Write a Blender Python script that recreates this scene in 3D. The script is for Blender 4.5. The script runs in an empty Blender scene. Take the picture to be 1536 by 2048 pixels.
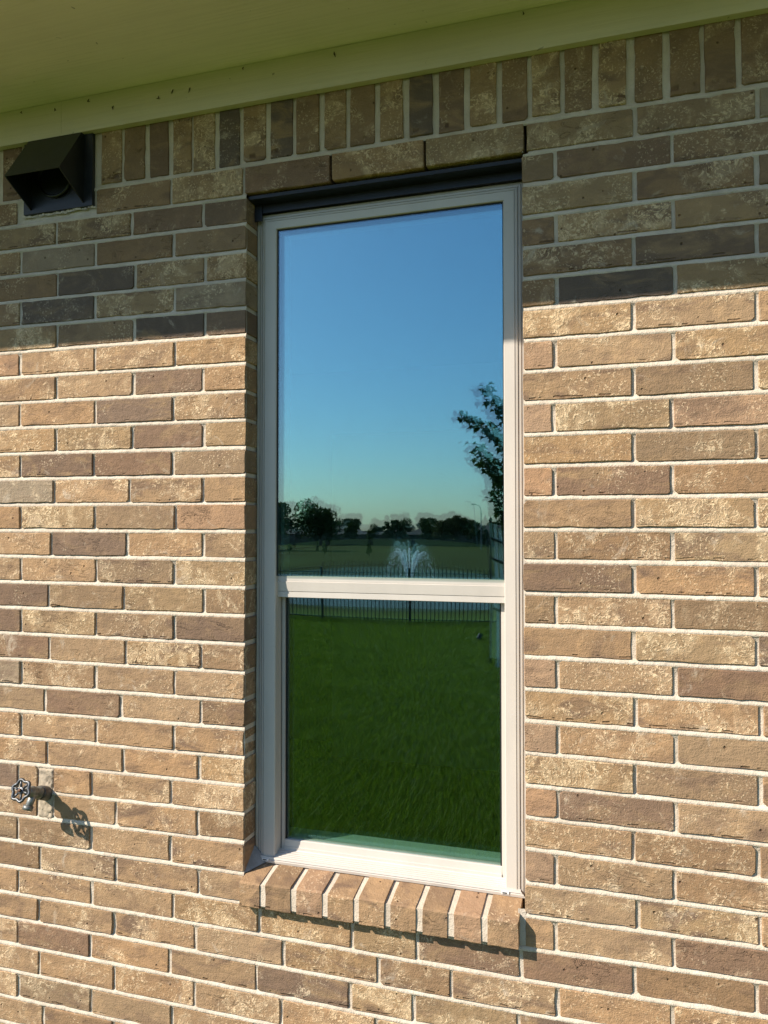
import bpy, math, random
import numpy as np
from mathutils import Matrix, Vector
R = math.radians
random.seed(11); rng = np.random.default_rng(11)
sc = bpy.context.scene
COL = sc.collection

# ------------------------------------------------------------------ camera
cam = bpy.data.cameras.new('camera'); cam.sensor_fit = 'VERTICAL'; cam.sensor_height = 32.0
cam.lens = 32.0 * 1538.0 / 2048.0; cam.clip_start = 0.05; cam.clip_end = 3000
camo = bpy.data.objects.new('camera', cam); COL.objects.link(camo); sc.camera = camo
camo.location = (0, -1.7556, 1.55)
camo.rotation_mode = 'XYZ'
camo.rotation_euler = (R(90 + 1.285), R(0.02), R(17.105))

# ------------------------------------------------------------------ light
SUN = Vector((-1.2, -1.0, 1.15)).normalized()
world = bpy.data.worlds.new('World'); sc.world = world; world.use_nodes = True
wn = world.node_tree.nodes; wl = world.node_tree.links
sky = wn.new('ShaderNodeTexSky'); sky.sky_type = 'NISHITA'; sky.sun_disc = False
sky.sun_elevation = math.asin(SUN.z); sky.sun_rotation = math.atan2(SUN.x, SUN.y) % (2 * math.pi)
sky.altitude = 0; sky.air_density = 1.25; sky.dust_density = 0.55; sky.ozone_density = 7.5
wl.new(sky.outputs[0], wn['Background'].inputs[0]); wn['Background'].inputs[1].default_value = 0.097
sun = bpy.data.lights.new('sun', 'SUN'); sun.energy = 5.0; sun.angle = R(0.53); sun.color = (1.0, 0.90, 0.78)
suno = bpy.data.objects.new('sun', sun); COL.objects.link(suno)
suno.rotation_euler = SUN.to_track_quat('Z', 'Y').to_euler(); suno.location = (-6, -6, 9)
vs = sc.view_settings; vs.view_transform = 'Standard'; vs.look = 'None'; vs.exposure = 0.70; vs.gamma = 1.0
vs.use_curve_mapping = False
sc.cycles.caustics_reflective = False; sc.cycles.caustics_refractive = False
sc.cycles.max_bounces = 9; sc.cycles.diffuse_bounces = 3; sc.cycles.glossy_bounces = 6
sc.cycles.transparent_max_bounces = 24

# ------------------------------------------------------------------ helpers
def me_of(name, v, f, mat=None, smooth=False):
    m = bpy.data.meshes.new(name)
    if isinstance(v, np.ndarray): v = v.tolist()
    if isinstance(f, np.ndarray): f = f.tolist()
    m.from_pydata(v, [], f)
    if mat: m.materials.append(mat)
    if smooth: m.polygons.foreach_set('use_smooth', [True] * len(m.polygons))
    m.update(); return m
def link(name, m, parent=None, loc=None, rot=None):
    o = bpy.data.objects.new(name, m); COL.objects.link(o)
    if loc is not None: o.location = loc
    if rot is not None: o.rotation_euler = rot
    if parent is not None:
        o.parent = parent
        if loc is None: o.matrix_parent_inverse = Matrix.Translation(-PLOC.get(parent.name, Vector((0, 0, 0))))
    return o
PLOC = {}
def ob(name, v, f, mat, parent=None, smooth=False): return link(name, me_of(name, v, f, mat, smooth), parent)
def tag(o, label=None, cat=None, group=None, kind=None):
    if label: o['label'] = label
    if cat: o['category'] = cat
    if group: o['group'] = group
    if kind: o['kind'] = kind
    return o
def thing(name, loc, label, cat, group=None):
    o = bpy.data.objects.new(name, None); COL.objects.link(o); o.location = loc; o.empty_display_size = .1
    PLOC[o.name] = Vector(loc); return tag(o, label, cat, group)
class MB:
    def __init__(s): s.v = []; s.f = []
    def add(s, v, f):
        n = len(s.v); s.v += [tuple(p) for p in v]; s.f += [tuple(i + n for i in q) for q in f]; return s
    def box(s, x0, x1, y0, y1, z0, z1):
        return s.add([(x0,y0,z0),(x1,y0,z0),(x1,y1,z0),(x0,y1,z0),(x0,y0,z1),(x1,y0,z1),(x1,y1,z1),(x0,y1,z1)],
                     [(0,3,2,1),(4,5,6,7),(0,1,5,4),(1,2,6,5),(2,3,7,6),(3,0,4,7)])
    def bar(s, a, b, r0, r1=None, n=8, caps=True):
        a = Vector(a); b = Vector(b); r1 = r0 if r1 is None else r1
        d = (b - a).normalized(); u = d.orthogonal().normalized(); w = d.cross(u)
        v = []
        for c, r in ((a, r0), (b, r1)):
            for i in range(n):
                t = 2 * math.pi * i / n; v.append(c + (u * math.cos(t) + w * math.sin(t)) * r)
        f = [(i, (i + 1) % n, n + (i + 1) % n, n + i) for i in range(n)]
        if caps: f += [tuple(range(n))[::-1], tuple(range(n, 2 * n))]
        return s.add(v, f)
    def tube(s, pts, rad, n=6, caps=True):
        pts = [Vector(p) for p in pts]; k = len(pts); v = []
        rad = rad if isinstance(rad, (list, tuple)) else [rad] * k
        u = None
        for i, p in enumerate(pts):
            d = (pts[min(i + 1, k - 1)] - pts[max(i - 1, 0)]).normalized()
            u = d.orthogonal().normalized() if u is None else (u - d * u.dot(d)).normalized()
            w = d.cross(u)
            for j in range(n):
                t = 2 * math.pi * j / n; v.append(p + (u * math.cos(t) + w * math.sin(t)) * rad[i])
        f = [(i * n + j, i * n + (j + 1) % n, (i + 1) * n + (j + 1) % n, (i + 1) * n + j) for i in range(k - 1) for j in range(n)]
        if caps: f += [tuple(range(n))[::-1], tuple(range((k - 1) * n, k * n))]
        return s.add(v, f)
    def lathe(s, o, axis, prof, n=20):
        o = Vector(o); d = Vector(axis).normalized(); u = d.orthogonal().normalized(); w = d.cross(u); v = []
        for r, h in prof:
            for j in range(n):
                t = 2 * math.pi * j / n; v.append(o + d * h + (u * math.cos(t) + w * math.sin(t)) * r)
        k = len(prof)
        f = [(i * n + j, i * n + (j + 1) % n, (i + 1) * n + (j + 1) % n, (i + 1) * n + j) for i in range(k - 1) for j in range(n)]
        f += [tuple(range(n))[::-1], tuple(range((k - 1) * n, k * n))]
        return s.add(v, f)
    def build(s, name, mat, parent=None, smooth=False):
        return ob(name, s.v, s.f, mat, parent, smooth)

# ------------------------------------------------------------------ materials
class NT:
    def __init__(s, name):
        s.m = bpy.data.materials.new(name); s.m.use_nodes = True
        s.t = s.m.node_tree; s.n = s.t.nodes; s.l = s.t.links; s.b = s.n['Principled BSDF']; s.out = s.n['Material Output']
    def node(s, ty, ins=None, **kw):
        n = s.n.new('ShaderNode' + ty)
        for k, v in kw.items(): setattr(n, k, v)
        for k, v in (ins or {}).items(): s.put(n.inputs[k], v)
        return n
    def put(s, sock, v):
        if isinstance(v, bpy.types.NodeSocket): s.l.new(v, sock)
        elif isinstance(v, bpy.types.Node): s.l.new(v.outputs[0], sock)
        else:
            if hasattr(sock.default_value, '__len__') and hasattr(v, '__len__') and len(v) == 3 and len(sock.default_value) == 4: v = (*v, 1)
            sock.default_value = v
    def noise(s, vec, scale, detail=3, rough=.55, dist=0, out=0):
        return s.node('TexNoise', {'Vector': vec, 'Scale': scale, 'Detail': detail, 'Roughness': rough, 'Distortion': dist}).outputs[out]
    def math(s, op, a, b=0.0, clamp=False, c=None):
        n = s.node('Math', operation=op, use_clamp=clamp); s.put(n.inputs[0], a); s.put(n.inputs[1], b)
        if c is not None: s.put(n.inputs[2], c)
        return n.outputs[0]
    def vmath(s, op, a, b):
        n = s.node('VectorMath', operation=op); s.put(n.inputs[0], a); s.put(n.inputs[1], b); return n.outputs[0]
    def mapr(s, v, a, b, c=0.0, d=1.0, kind='SMOOTHSTEP'):
        n = s.node('MapRange', interpolation_type=kind); s.put(n.inputs[0], v)
        for i, x in enumerate((a, b, c, d)): s.put(n.inputs[i + 1], x)
        return n.outputs[0]
    def mix(s, f, a, b, mode='MIX'):
        n = s.node('Mix', data_type='RGBA', blend_type=mode); s.put(n.inputs[0], f); s.put(n.inputs[6], a); s.put(n.inputs[7], b); return n.outputs[2]
    def ramp(s, v, pts):
        n = s.node('ValToRGB'); s.put(n.inputs[0], v); e = n.color_ramp.elements
        while len(e) < len(pts): e.new(.5)
        for q, (p, c) in zip(e, pts): q.position = p; q.color = (*c, 1)
        return n.outputs[0]
    def bump(s, h, strength=.5, dist=.002, nrm=None):
        i = {'Height': h, 'Strength': strength, 'Distance': dist}
        if nrm is not None: i['Normal'] = nrm
        return s.node('Bump', i).outputs[0]
    def set(s, **kw):
        for k, v in kw.items(): s.put(s.b.inputs[k.replace('_', ' ')], v)
        return s
def plain(name, col, rough=.6, metal=0.0, var=.0, scale=8, bump=0.0, bscale=200):
    t = NT(name); co = t.node('TexCoord').outputs['Object']; c = col
    if var:
        n = t.noise(co, scale, 4)
        c = t.mix(t.mapr(n, .3, .7), tuple(x * (1 - var) for x in col), tuple(min(1, x * (1 + var)) for x in col))
    t.set(Base_Color=c, Roughness=rough, Metallic=metal)
    if bump: t.set(Normal=t.bump(t.noise(co, bscale, 3), bump, .001))
    return t.m

def brick_mat():
    t = NT('fired_clay'); oi = t.node('ObjectInfo'); tc = t.node('TexCoord').outputs['Object']
    co = t.vmath('ADD', tc, t.vmath('MULTIPLY', t.node('CombineXYZ', {0: oi.outputs['Random'], 1: oi.outputs['Random'], 2: oi.outputs['Random']}).outputs[0], (173., 91., 57.)))
    base = oi.outputs['Color']; al = oi.outputs['Alpha']
    stretch = t.vmath('MULTIPLY', co, (1., 1., 2.4))
    # flashed zones: purple-brown on light bricks, tan on dark ones
    b1 = t.noise(stretch, 8, 4, .6, .9)
    islite = t.math('GREATER_THAN', t.node('SeparateColor', {0: base}).outputs[0], .25)
    other = t.mix(islite, (.31, .205, .112), (.175, .112, .074))
    c = t.mix(t.math('MULTIPLY', t.mapr(b1, .47, .68), t.mapr(oi.outputs['Random'], 0, 1, .35, .95, 'LINEAR')), base, other)
    lite = t.mix(1.0, c, (1.28, 1.26, 1.2), 'MULTIPLY')
    b2 = t.noise(co, 24, 4, .65, .3)
    c = t.mix(t.math('MULTIPLY', t.mapr(b2, .46, .70), .75), c, lite)
    # clay grain
    g = t.noise(co, 340, 3, .6)
    c = t.mix(t.math('MULTIPLY', t.mapr(g, .35, .75), .30), c, t.mix(1.0, c, (.66, .63, .62), 'MULTIPLY'))
    # sand-coat cream curls
    w = t.noise(co, 30, 3, .55, 2.6)
    ridge = t.mapr(t.math('ABSOLUTE', t.math('SUBTRACT', w, .5)), .010, .060, 1., 0.)
    patch = t.noise(co, 10, 3, .6, .7)
    thr = t.math('SUBTRACT', .74, t.math('MULTIPLY', al, .27))
    pm = t.mapr(t.math('SUBTRACT', patch, thr), -.03, .09)
    brk = t.mapr(t.noise(co, 120, 1), .36, .50)
    vein = t.math('MULTIPLY', t.math('MULTIPLY', ridge, pm), brk, clamp=True)
    sp = t.mapr(t.noise(co, 190, 1, .5, .5), .58, .66)
    speck = t.math('MULTIPLY', sp, t.mapr(t.math('SUBTRACT', t.noise(co, 9, 2), t.math('SUBTRACT', .62, t.math('MULTIPLY', al, .2))), -.02, .1))
    cream = t.math('MINIMUM', 1.0, t.math('ADD', t.math('MULTIPLY', vein, 1.0), t.math('MULTIPLY', speck, .6)))
    cc = t.mix(.45, t.mix(1.0, base, (1.9, 1.95, 2.0), 'MULTIPLY'), (.80, .66, .44))
    c = t.mix(t.math('MULTIPLY', t.math('MULTIPLY', pm, al), t.mapr(t.noise(co, 30, 3, .7, .6), .40, .60, .0, .9)), c, t.mix(.5, cc, c))
    c = t.mix(cream, c, cc)
    # pale mortar haze on some faces
    hz = t.mapr(t.noise(co, 13, 4, .7, .9), .60, .76)
    c = t.mix(t.math('MULTIPLY', hz, .62), c, (.54, .45, .34))
    # pits, creases
    vo = t.node('TexVoronoi', {'Vector': co, 'Scale': 70., 'Randomness': 1.}); vd = vo.outputs['Distance']; vc = vo.outputs['Color']
    sel = t.math('GREATER_THAN', t.node('SeparateColor', {0: vc}).outputs[0], .95)
    pit = t.math('MULTIPLY', t.mapr(vd, .10, .24, 1., 0.), sel)
    cr = t.noise(t.vmath('MULTIPLY', co, (1., 1., 2.8)), 15, 3, .6, 1.1)
    crease = t.math('MULTIPLY', t.mapr(t.math('ABSOLUTE', t.math('SUBTRACT', cr, .46)), .0, .016, 1., 0.), t.mapr(t.noise(co, 11, 2), .52, .62))
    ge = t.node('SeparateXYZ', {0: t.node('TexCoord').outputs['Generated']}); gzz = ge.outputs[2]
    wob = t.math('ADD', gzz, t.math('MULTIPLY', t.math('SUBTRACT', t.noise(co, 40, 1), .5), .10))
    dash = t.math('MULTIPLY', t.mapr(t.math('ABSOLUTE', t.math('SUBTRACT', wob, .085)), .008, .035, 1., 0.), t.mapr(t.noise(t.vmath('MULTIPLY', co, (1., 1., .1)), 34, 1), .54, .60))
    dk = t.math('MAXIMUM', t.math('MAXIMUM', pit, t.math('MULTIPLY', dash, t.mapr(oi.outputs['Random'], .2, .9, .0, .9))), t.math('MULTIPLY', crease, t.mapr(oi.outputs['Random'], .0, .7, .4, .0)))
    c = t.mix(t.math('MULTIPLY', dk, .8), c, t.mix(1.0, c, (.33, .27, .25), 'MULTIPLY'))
    h = t.math('ADD', t.math('MULTIPLY', g, .34), t.math('MULTIPLY', t.noise(co, 52, 5, .68, .3), .7))
    h = t.math('ADD', h, t.math('MULTIPLY', cream, .22))
    h = t.math('SUBTRACT', h, t.math('MULTIPLY', dk, .8))
    h = t.math('ADD', h, t.math('MULTIPLY', cr, .5))
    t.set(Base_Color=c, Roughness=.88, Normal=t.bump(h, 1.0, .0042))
    t.b.inputs['Specular IOR Level'].default_value = .25
    return t.m
def mortar_mat():
    t = NT('mortar'); co = t.node('TexCoord').outputs['Object']
    c = t.ramp(t.noise(co, 9, 5, .7), [(.28, (.47, .395, .305)), (.5, (.60, .51, .40)), (.7, (.69, .595, .48))])
    c = t.mix(t.math('MULTIPLY', t.mapr(t.noise(co, 420, 2), .5, .7), .35), c, (.42, .36, .285))
    h = t.math('ADD', t.noise(co, 300, 3, .6), t.math('MULTIPLY', t.noise(co, 60, 3), 1.2))
    t.set(Base_Color=c, Roughness=.95, Normal=t.bump(h, .8, .0022)); return t.m
def paint_mat(name, col, grain_axis=(1.2, 40, 40)):
    t = NT(name); co = t.node('TexCoord').outputs['Object']
    v = t.vmath('MULTIPLY', co, grain_axis)
    g = t.noise(v, 3.2, 4, .6, .25)
    c = t.mix(t.mapr(t.noise(co, 3, 3), .3, .7), tuple(x * .95 for x in col), tuple(x * 1.03 for x in col))
    d = t.mapr(t.noise(co, 48, 2, .5, .5), .735, .76)
    c = t.mix(t.math('MULTIPLY', d, .55), c, (.12, .10, .06))
    c = t.mix(t.mapr(g, .4, .65, 0, .12), c, t.mix(1., c, (.6, .6, .55), 'MULTIPLY'))
    t.set(Base_Color=c, Roughness=.62, Normal=t.bump(g, .8, .002)); return t.m
def vinyl_mat():
    t = NT('almond_vinyl'); co = t.node('TexCoord').outputs['Object']
    n = t.noise(t.vmath('MULTIPLY', co, (1, 1, .4)), 9, 4, .6)
    c = t.mix(t.mapr(n, .35, .75), (.57, .525, .465), (.52, .48, .425))
    sc_ = t.mapr(t.noise(t.vmath('MULTIPLY', co, (14, 14, 90)), 2.2, 2, .5, .8), .70, .76)
    c = t.mix(t.math('MULTIPLY', sc_, .25), c, (.36, .33, .29))
    dust = t.mapr(t.noise(co, 130, 3), .62, .75)
    c = t.mix(t.math('MULTIPLY', dust, .3), c, (.50, .47, .42))
    t.set(Base_Color=c, Roughness=.42, Normal=t.bump(t.noise(co, 90, 3), .08, .001)); return t.m
def glass_mat(name, fac, gl, tr):
    t = NT(name); t.n.remove(t.b)
    lw = t.node('Fresnel', {'IOR': 1.45})
    f = t.math('ADD', fac, t.math('MULTIPLY', lw.outputs[0], .25), clamp=True)
    g = t.node('BsdfGlossy', {'Color': gl, 'Roughness': 0.0}); tr_ = t.node('BsdfTransparent', {'Color': tr})
    m = t.node('MixShader', {0: f, 1: tr_, 2: g}); t.l.new(m.outputs[0], t.out.inputs[0]); return t.m
def leaf_mat(name, a, b, trans=.35, rough=.55):
    t = NT(name); ri = t.node('NewGeometry').outputs['Random Per Island']
    c = t.mix(ri, a, b)
    t.set(Base_Color=c, Roughness=rough); t.b.inputs['Specular IOR Level'].default_value = .18
    tl = t.node('BsdfTranslucent', {'Color': t.mix(1., c, (1.3, 1.5, .6), 'MULTIPLY')})
    m = t.node('MixShader', {0: trans, 1: t.b.outputs[0], 2: tl.outputs[0]}); t.l.new(m.outputs[0], t.out.inputs[0]); return t.m
def ground_mat():
    t = NT('lawn'); p = t.node('NewGeometry').outputs['Position']
    n = t.noise(p, .35, 5, .6); n2 = t.noise(p, 14, 4, .7); n3 = t.noise(p, .05, 3)
    c = t.ramp(n, [(.3, (.075, .115, .022)), (.7, (.115, .150, .034))])
    c = t.mix(t.mapr(n2, .4, .7), c, t.mix(1., c, (.5, .55, .5), 'MULTIPLY'))
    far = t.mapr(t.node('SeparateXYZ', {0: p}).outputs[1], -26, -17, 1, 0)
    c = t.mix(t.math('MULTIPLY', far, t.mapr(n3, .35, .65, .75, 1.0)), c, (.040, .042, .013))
    t.set(Base_Color=c, Roughness=1., Normal=t.bump(n2, .6, .012)); t.b.inputs['Specular IOR Level'].default_value = .02; return t.m
M = {}
M['brick'] = brick_mat(); M['mortar'] = mortar_mat()
M['soffit'] = paint_mat('soffit_paint', (.83, .78, .63)); M['frieze'] = paint_mat('trim_paint', (.66, .61, .46))
M['vinyl'] = vinyl_mat()
M['glass_o'] = glass_mat('outer_glass', .150, (.63, .87, 1.0), (.90, 1.0, .955)); M['glass_l'] = glass_mat('lower_inner_glass', .13, (.63, .87, 1.0), (.90, 1.0, .955))
M['glass_i'] = glass_mat('inner_glass', .180, (.63, .87, 1.0), (.90, 1.0, .955))
M['black'] = plain('black_rubber', (.012, .012, .014), .5)
M['steel'] = plain('painted_lintel_steel', (.007, .010, .015), .5, 0, .35, 25, .3)
M['vent'] = plain('black_plastic', (.013, .015, .017), .42, 0, .25, 20, .2, 300)
M['vent_metal'] = plain('dark_galvanised_metal', (.05, .055, .06), .28, .8)
M['zinc'] = plain('weathered_brass', (.20, .21, .20), .45, .6, .35, 60, .35, 260)
M['wheel'] = plain('cast_metal', (.10, .105, .11), .42, .7, .4, 120, .4, 300)
M['room'] = plain('room_paint', (.22, .21, .20), .8); M['stool'] = plain('white_stool_paint', (.74, .72, .66), .45)
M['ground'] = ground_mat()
M['iron'] = plain('black_iron', (.012, .012, .012), .4)
M['bark'] = plain('bark', (.06, .045, .03), .9, 0, .4, 12)
M['leaf_a'] = leaf_mat('dark_leaf', (.030, .052, .014), (.075, .095, .026), .18)
M['leaf_b'] = leaf_mat('olive_leaf', (.050, .055, .018), (.085, .078, .028), .18)
M['maple'] = leaf_mat('maple_leaf', (.022, .042, .010), (.055, .085, .020), .15, .4)
M['grass'] = leaf_mat('grass_blade', (.065, .105, .010), (.225, .255, .042), .25, .6)
M['house_wall'] = plain('house_brick', (.16, .11, .08), .9, 0, .15, 2); M['house_roof'] = plain('shingle', (.05, .047, .045), .9, 0, .2, 3)
M['pane'] = plain('window_glass', (.03, .035, .04), .1); M['cedar'] = plain('cedar_boards', (.13, .10, .07), .9, 0, .25, 1.5)
M['white'] = plain('white_paint', (.78, .78, .75), .5, 0, .06, 10); M['concrete'] = plain('concrete', (.40, .39, .36), .9, 0, .1, 6)
M['galv'] = plain('galvanised_steel', (.25, .26, .27), .5, .6)

# ------------------------------------------------------------------ setting: ground, water
GX = [0, 1, 16.9, 22, 33, 36, 54, 57, 80, 112, 150, 300, 1500]
GZ = [0, -.03, -.79, -1.1, -2.08, -2.08, -2.08, -2.08, -1.70, -1.80, -1.50, -1.5, -1.5]
PC = (-17.0, -45.0, 32.0, 12.4)
def gz(x, d):
    z = np.interp(d, GX, GZ)
    e = ((x - PC[0]) / PC[2]) ** 2 + ((-d - PC[1]) / PC[3]) ** 2
    return z - .55 * np.clip((1.12 - e) * 3, 0, 1) * (d > 20)
ys = np.concatenate([np.array([-60, -6.]), np.arange(0, 20, .5), np.arange(20, 64, 1.), np.arange(64, 200, 4.), [220, 260, 320, 450, 700, 1200, 1500]])
xs = np.concatenate([[-1200, -600, -300, -200, -120], np.arange(-90, -20, 3.), np.arange(-20, 8, .7), np.arange(8, 60, 4.), [80, 120, 200, 300, 600, 1200]])
XX, DD = np.meshgrid(xs, ys); ZZ = np.where(DD > 0, gz(XX, np.maximum(DD, 0)), -.02)
V = np.stack([XX, -DD, ZZ], -1).reshape(-1, 3); nx = len(xs); ny = len(ys)
F = [(j*nx+i, (j+1)*nx+i, (j+1)*nx+i+1, j*nx+i+1) for j in range(ny-1) for i in range(nx-1)]
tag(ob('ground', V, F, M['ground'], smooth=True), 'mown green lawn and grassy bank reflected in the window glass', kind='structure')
t = NT('pond_water'); co = t.node('NewGeometry').outputs['Position']
t.set(Base_Color=(.06, .07, .055), Roughness=.3, Normal=t.bump(t.noise(t.vmath('MULTIPLY', co, (1, 2.5, 1)), 2.2, 3), .25, .04)); t.b.inputs['Specular IOR Level'].default_value = .02; M['water'] = t.m
n = 64; tag(ob('water', [(PC[0] + PC[2]*1.04*math.cos(2*math.pi*i/n), PC[1] + PC[3]*1.04*math.sin(2*math.pi*i/n), -2.18) for i in range(n)], [tuple(range(n))], M['water']),
            'still pond water beyond the iron fence in the reflection', kind='structure')

# ------------------------------------------------------------------ the house wall
house = thing('brick_house', (-.56, 0, 0), 'tan brick house wall with a tall almond framed window under a painted eave', 'house')
H = .071612; J0 = 2.47819
CX = [-1.638, -.915, -.203, .273]
CO = [[2.2,2.2,2.2,4.2,2.9,2.0,1.2,2.0,1.5,1.1,.9,.7,.5,.2,0,-.2,-.4,-.6,-.9,-1.1,-1.3,-1.5,-1.7,-1.9,-2.2,-2.4,-2.6,-3.5,-2.8,.7,1.5,-.1,-.2,-.2,-.2,-.2],
      [2.9,2.9,-4.9,-4.2,-2.7,-4.8,-5.6,-3.1,-5.2,-3.8,-5.2,-4.8,-3.0,-2.6,-2.3,-2.0,-1.7,-1.3,-1.0,-.7,-.4,1.6,1.2,3.3,4.3,4.2,-.6,-.6,-.6,-.6,-.6,-.6,-.6,-.6,-.6,-.6],
      [2.8,2.8,1.1,.7,-1.9,-.9,.3,2.5,2.5,2.4,2.3,2.2,2.2,2.1,2.0,2.0,1.9,1.8,1.8,1.7,1.6,1.6,1.5,1.4,3.4,-.7,-1.7,-4.0,-3,-3,-3,-3,-3,-3,-3,-3],
      [2.3,2.3,2.4,4.7,4.2,3.9,3.6,3.3,3.0,2.8,2.5,2.2,1.9,1.6,1.3,1.1,.8,.5,.2,-.1,-.3,-.6,-.9,-1.2,-3.4,-1.4,1.7,4.9,6.2,6.2,6.2,6.2,6.2,6.2,6.2,6.2]]
CO = np.array(CO) / 1000
def jz(k, x):
    k2 = max(-1, min(34, k)); return J0 - k * H + float(np.interp(x, CX, CO[:, k2 + 1]))
XL, XR = -.9085, -.2095      # window opening between the brick jambs
LEFT = {0:[-1.623,-1.365,-1.128,-.916],1:[-1.493,-1.249,-1.032],2:[-1.613,-1.364,-1.119],3:[-1.488,-1.238,-1.025],4:[-1.611,-1.363,-1.116],5:[-1.487,-1.239,-1.026],
 6:[-1.612,-1.361,-1.114],7:[-1.488,-1.24,-1.029],8:[-1.61,-1.359,-1.118],9:[-1.487,-1.243,-1.028],10:[-1.606,-1.363,-1.119],11:[-1.491,-1.249,-1.028],12:[-1.604,-1.359,-1.108],
 13:[-1.498,-1.256,-1.028],14:[-1.599,-1.353,-1.111],15:[-1.506,-1.265,-1.024],16:[-1.597,-1.352,-1.11],17:[-1.502,-1.257,-1.032],18:[-1.596,-1.351,-1.109],19:[-1.516,-1.27,-1.031],
 20:[-1.595,-1.348,-1.11],21:[-1.507,-1.262,-1.036],22:[-1.602,-1.362,-1.118],23:[-1.507,-1.284,-1.038],24:[-1.603,-1.362,-1.118],25:[-1.528,-1.284,-1.036],
 26:[-1.599,-1.359,-1.111,-.865,-.62,-.461,-.22,.022,.261],27:[-1.53,-1.289,-1.043,-.799,-.555,-.379,-.139,.099],28:[-1.599,-1.362,-1.118,-.873,-.626,-.469,-.226,.013,.251],
 29:[-1.526,-1.285,-1.046,-.804,-.561,-.382,-.144,.096],30:[-1.596,-1.358,-1.112,-.878,-.629,-.471,-.228,.012,.25],31:[-1.51,-1.288,-1.045,-.805,-.561,-.383,-.145,.096]}
RIGHT = {1:[-.136,.112],2:[.034,.278],3:[-.135,.113],4:[.031,.277],5:[-.135,.115],6:[.029,.276],7:[-.138,.112],8:[.028,.272],9:[-.141,.107],10:[.028,.272],11:[-.141,.107],12:[.027,.27],
 13:[-.139,.106],14:[.028,.269],15:[-.139,.105],16:[.026,.269],17:[-.137,.109],18:[.028,.274],19:[-.136,.11],20:[.026,.272],21:[-.137,.108],22:[.022,.266],23:[-.141,.104],24:[.029,.268],25:[-.143,.102]}
TOP0 = [-.678, -.439, -.203, .036, .281]
SOLD = [(-1.679,-1.617),(-1.347,-1.283),(-1.274,-1.21),(-1.196,-1.139),(-1.124,-1.069),(-1.063,-1.0),(-.987,-.929),(-.918,-.855),(-.842,-.781),(-.771,-.709),(-.695,-.638),(-.627,-.564),(-.551,-.493),(-.477,-.42),(-.405,-.344),(-.33,-.268),(-.255,-.197),(-.187,-.124),(-.114,-.054),(-.04,.019),(.036,.094),(.109,.17),(.179,.24),(.251,.31)]
CL_L = {0:'MMMY',1:'YYDD',2:'YGMM',3:'MKYY',4:'MKYG',5:'YMKD',6:'RTTY',7:'TTDT',8:'TTDT',9:'YYDY',10:'YDDM',11:'GTTT',12:'TYMR',13:'TDTT',14:'TTMY',15:'DMYM',16:'DYMD',17:'DTYM',18:'GMTT',19:'TDTM',20:'TTTT',21:'TTTY',22:'DTTT',23:'MTTM',24:'MMTT',25:'MTTT',
 26:'TTTYYYDDMD',27:'TTTTYMTTT',28:'TDTTDYYDTT',29:'TTTTTYTMTT',30:'TMTTTTYTTT',31:'TMTTTYTTM'}
CL_R = {1:'MDM',2:'YMM',3:'MYY',4:'MDM',5:'MKY',6:'YTT',7:'RTY',8:'TMY',9:'RYR',10:'YMM',11:'RDM',12:'TYY',13:'TMY',14:'DTT',15:'MTM',16:'TYD',17:'RTD',18:'YTM',19:'RTT',20:'YMT',21:'RDT',22:'TMM',23:'RTM',24:'TYT',25:'TTD'}
CL_S = 'DYMDYYKYKMYMYKDYMYMYMMMM'
BC = {'T':(.348,.222,.122,.66),'Y':(.330,.215,.114,.92),'M':(.270,.174,.098,.62),'D':(.205,.132,.086,.42),'K':(.135,.100,.078,.34),'R':(.355,.222,.132,.25),'G':(.30,.225,.15,.55)}
def brick_mesh(w, h, dp, seed, round_=.0016, chip=.2):
    r = random.Random(seed); P = []
    hw, hh = w / 2, h / 2
    cs = []
    for i in range(4): cs.append(round_ * r.uniform(.6, 1.6) + (r.uniform(.002, .006) if r.random() < chip else 0))
    def side(a, b, nrm, n):
        for i in range(n):
            t = (i + .5 * (i > 0) * r.uniform(-.5, .5)) / (n - 1) if 0 < i < n - 1 else i / (n - 1)
            j = r.uniform(-.0011, .0008) if 0 < i < n - 1 else 0
            if 0 < i < n - 1 and r.random() < .07: j -= r.uniform(.0008, .0024)
            P.append((a[0] + (b[0]-a[0])*t + nrm[0]*j, a[1] + (b[1]-a[1])*t + nrm[1]*j))
    nw = max(3, int(w / .026)); nh = max(3, int(h / .022))
    side((-hw+cs[0], -hh), (hw-cs[1], -hh), (0, -1), nw); side((hw, -hh+cs[1]), (hw, hh-cs[2]), (1, 0), nh)
    side((hw-cs[2], hh), (-hw+cs[3], hh), (0, 1), nw); side((-hw, hh-cs[3]), (-hw, -hh+cs[0]), (-1, 0), nh)
    n = len(P); v = []
    for (x, z) in P:
        s = .0008 + r.uniform(0, .0012)
        v.append((x - s * (1 if x > hw*.96 else -1 if x < -hw*.96 else 0), r.uniform(-.0004, .0004), z - s * (1 if z > hh*.9 else -1 if z < -hh*.9 else 0)))
    for (x, z) in P: v.append((x, .0011 + r.uniform(0, .0016), z))
    for (x, z) in P: v.append((x, dp, z))
    f = [tuple(range(n))]
    for k in (0, 1): f += [(k*n+i, (k+1)*n+i, (k+1)*n+(i+1) % n, k*n+(i+1) % n) for i in range(n)]
    return v, f
BRICKS = []                                   # (x0, x1, z0, z1) of every laid brick
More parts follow.
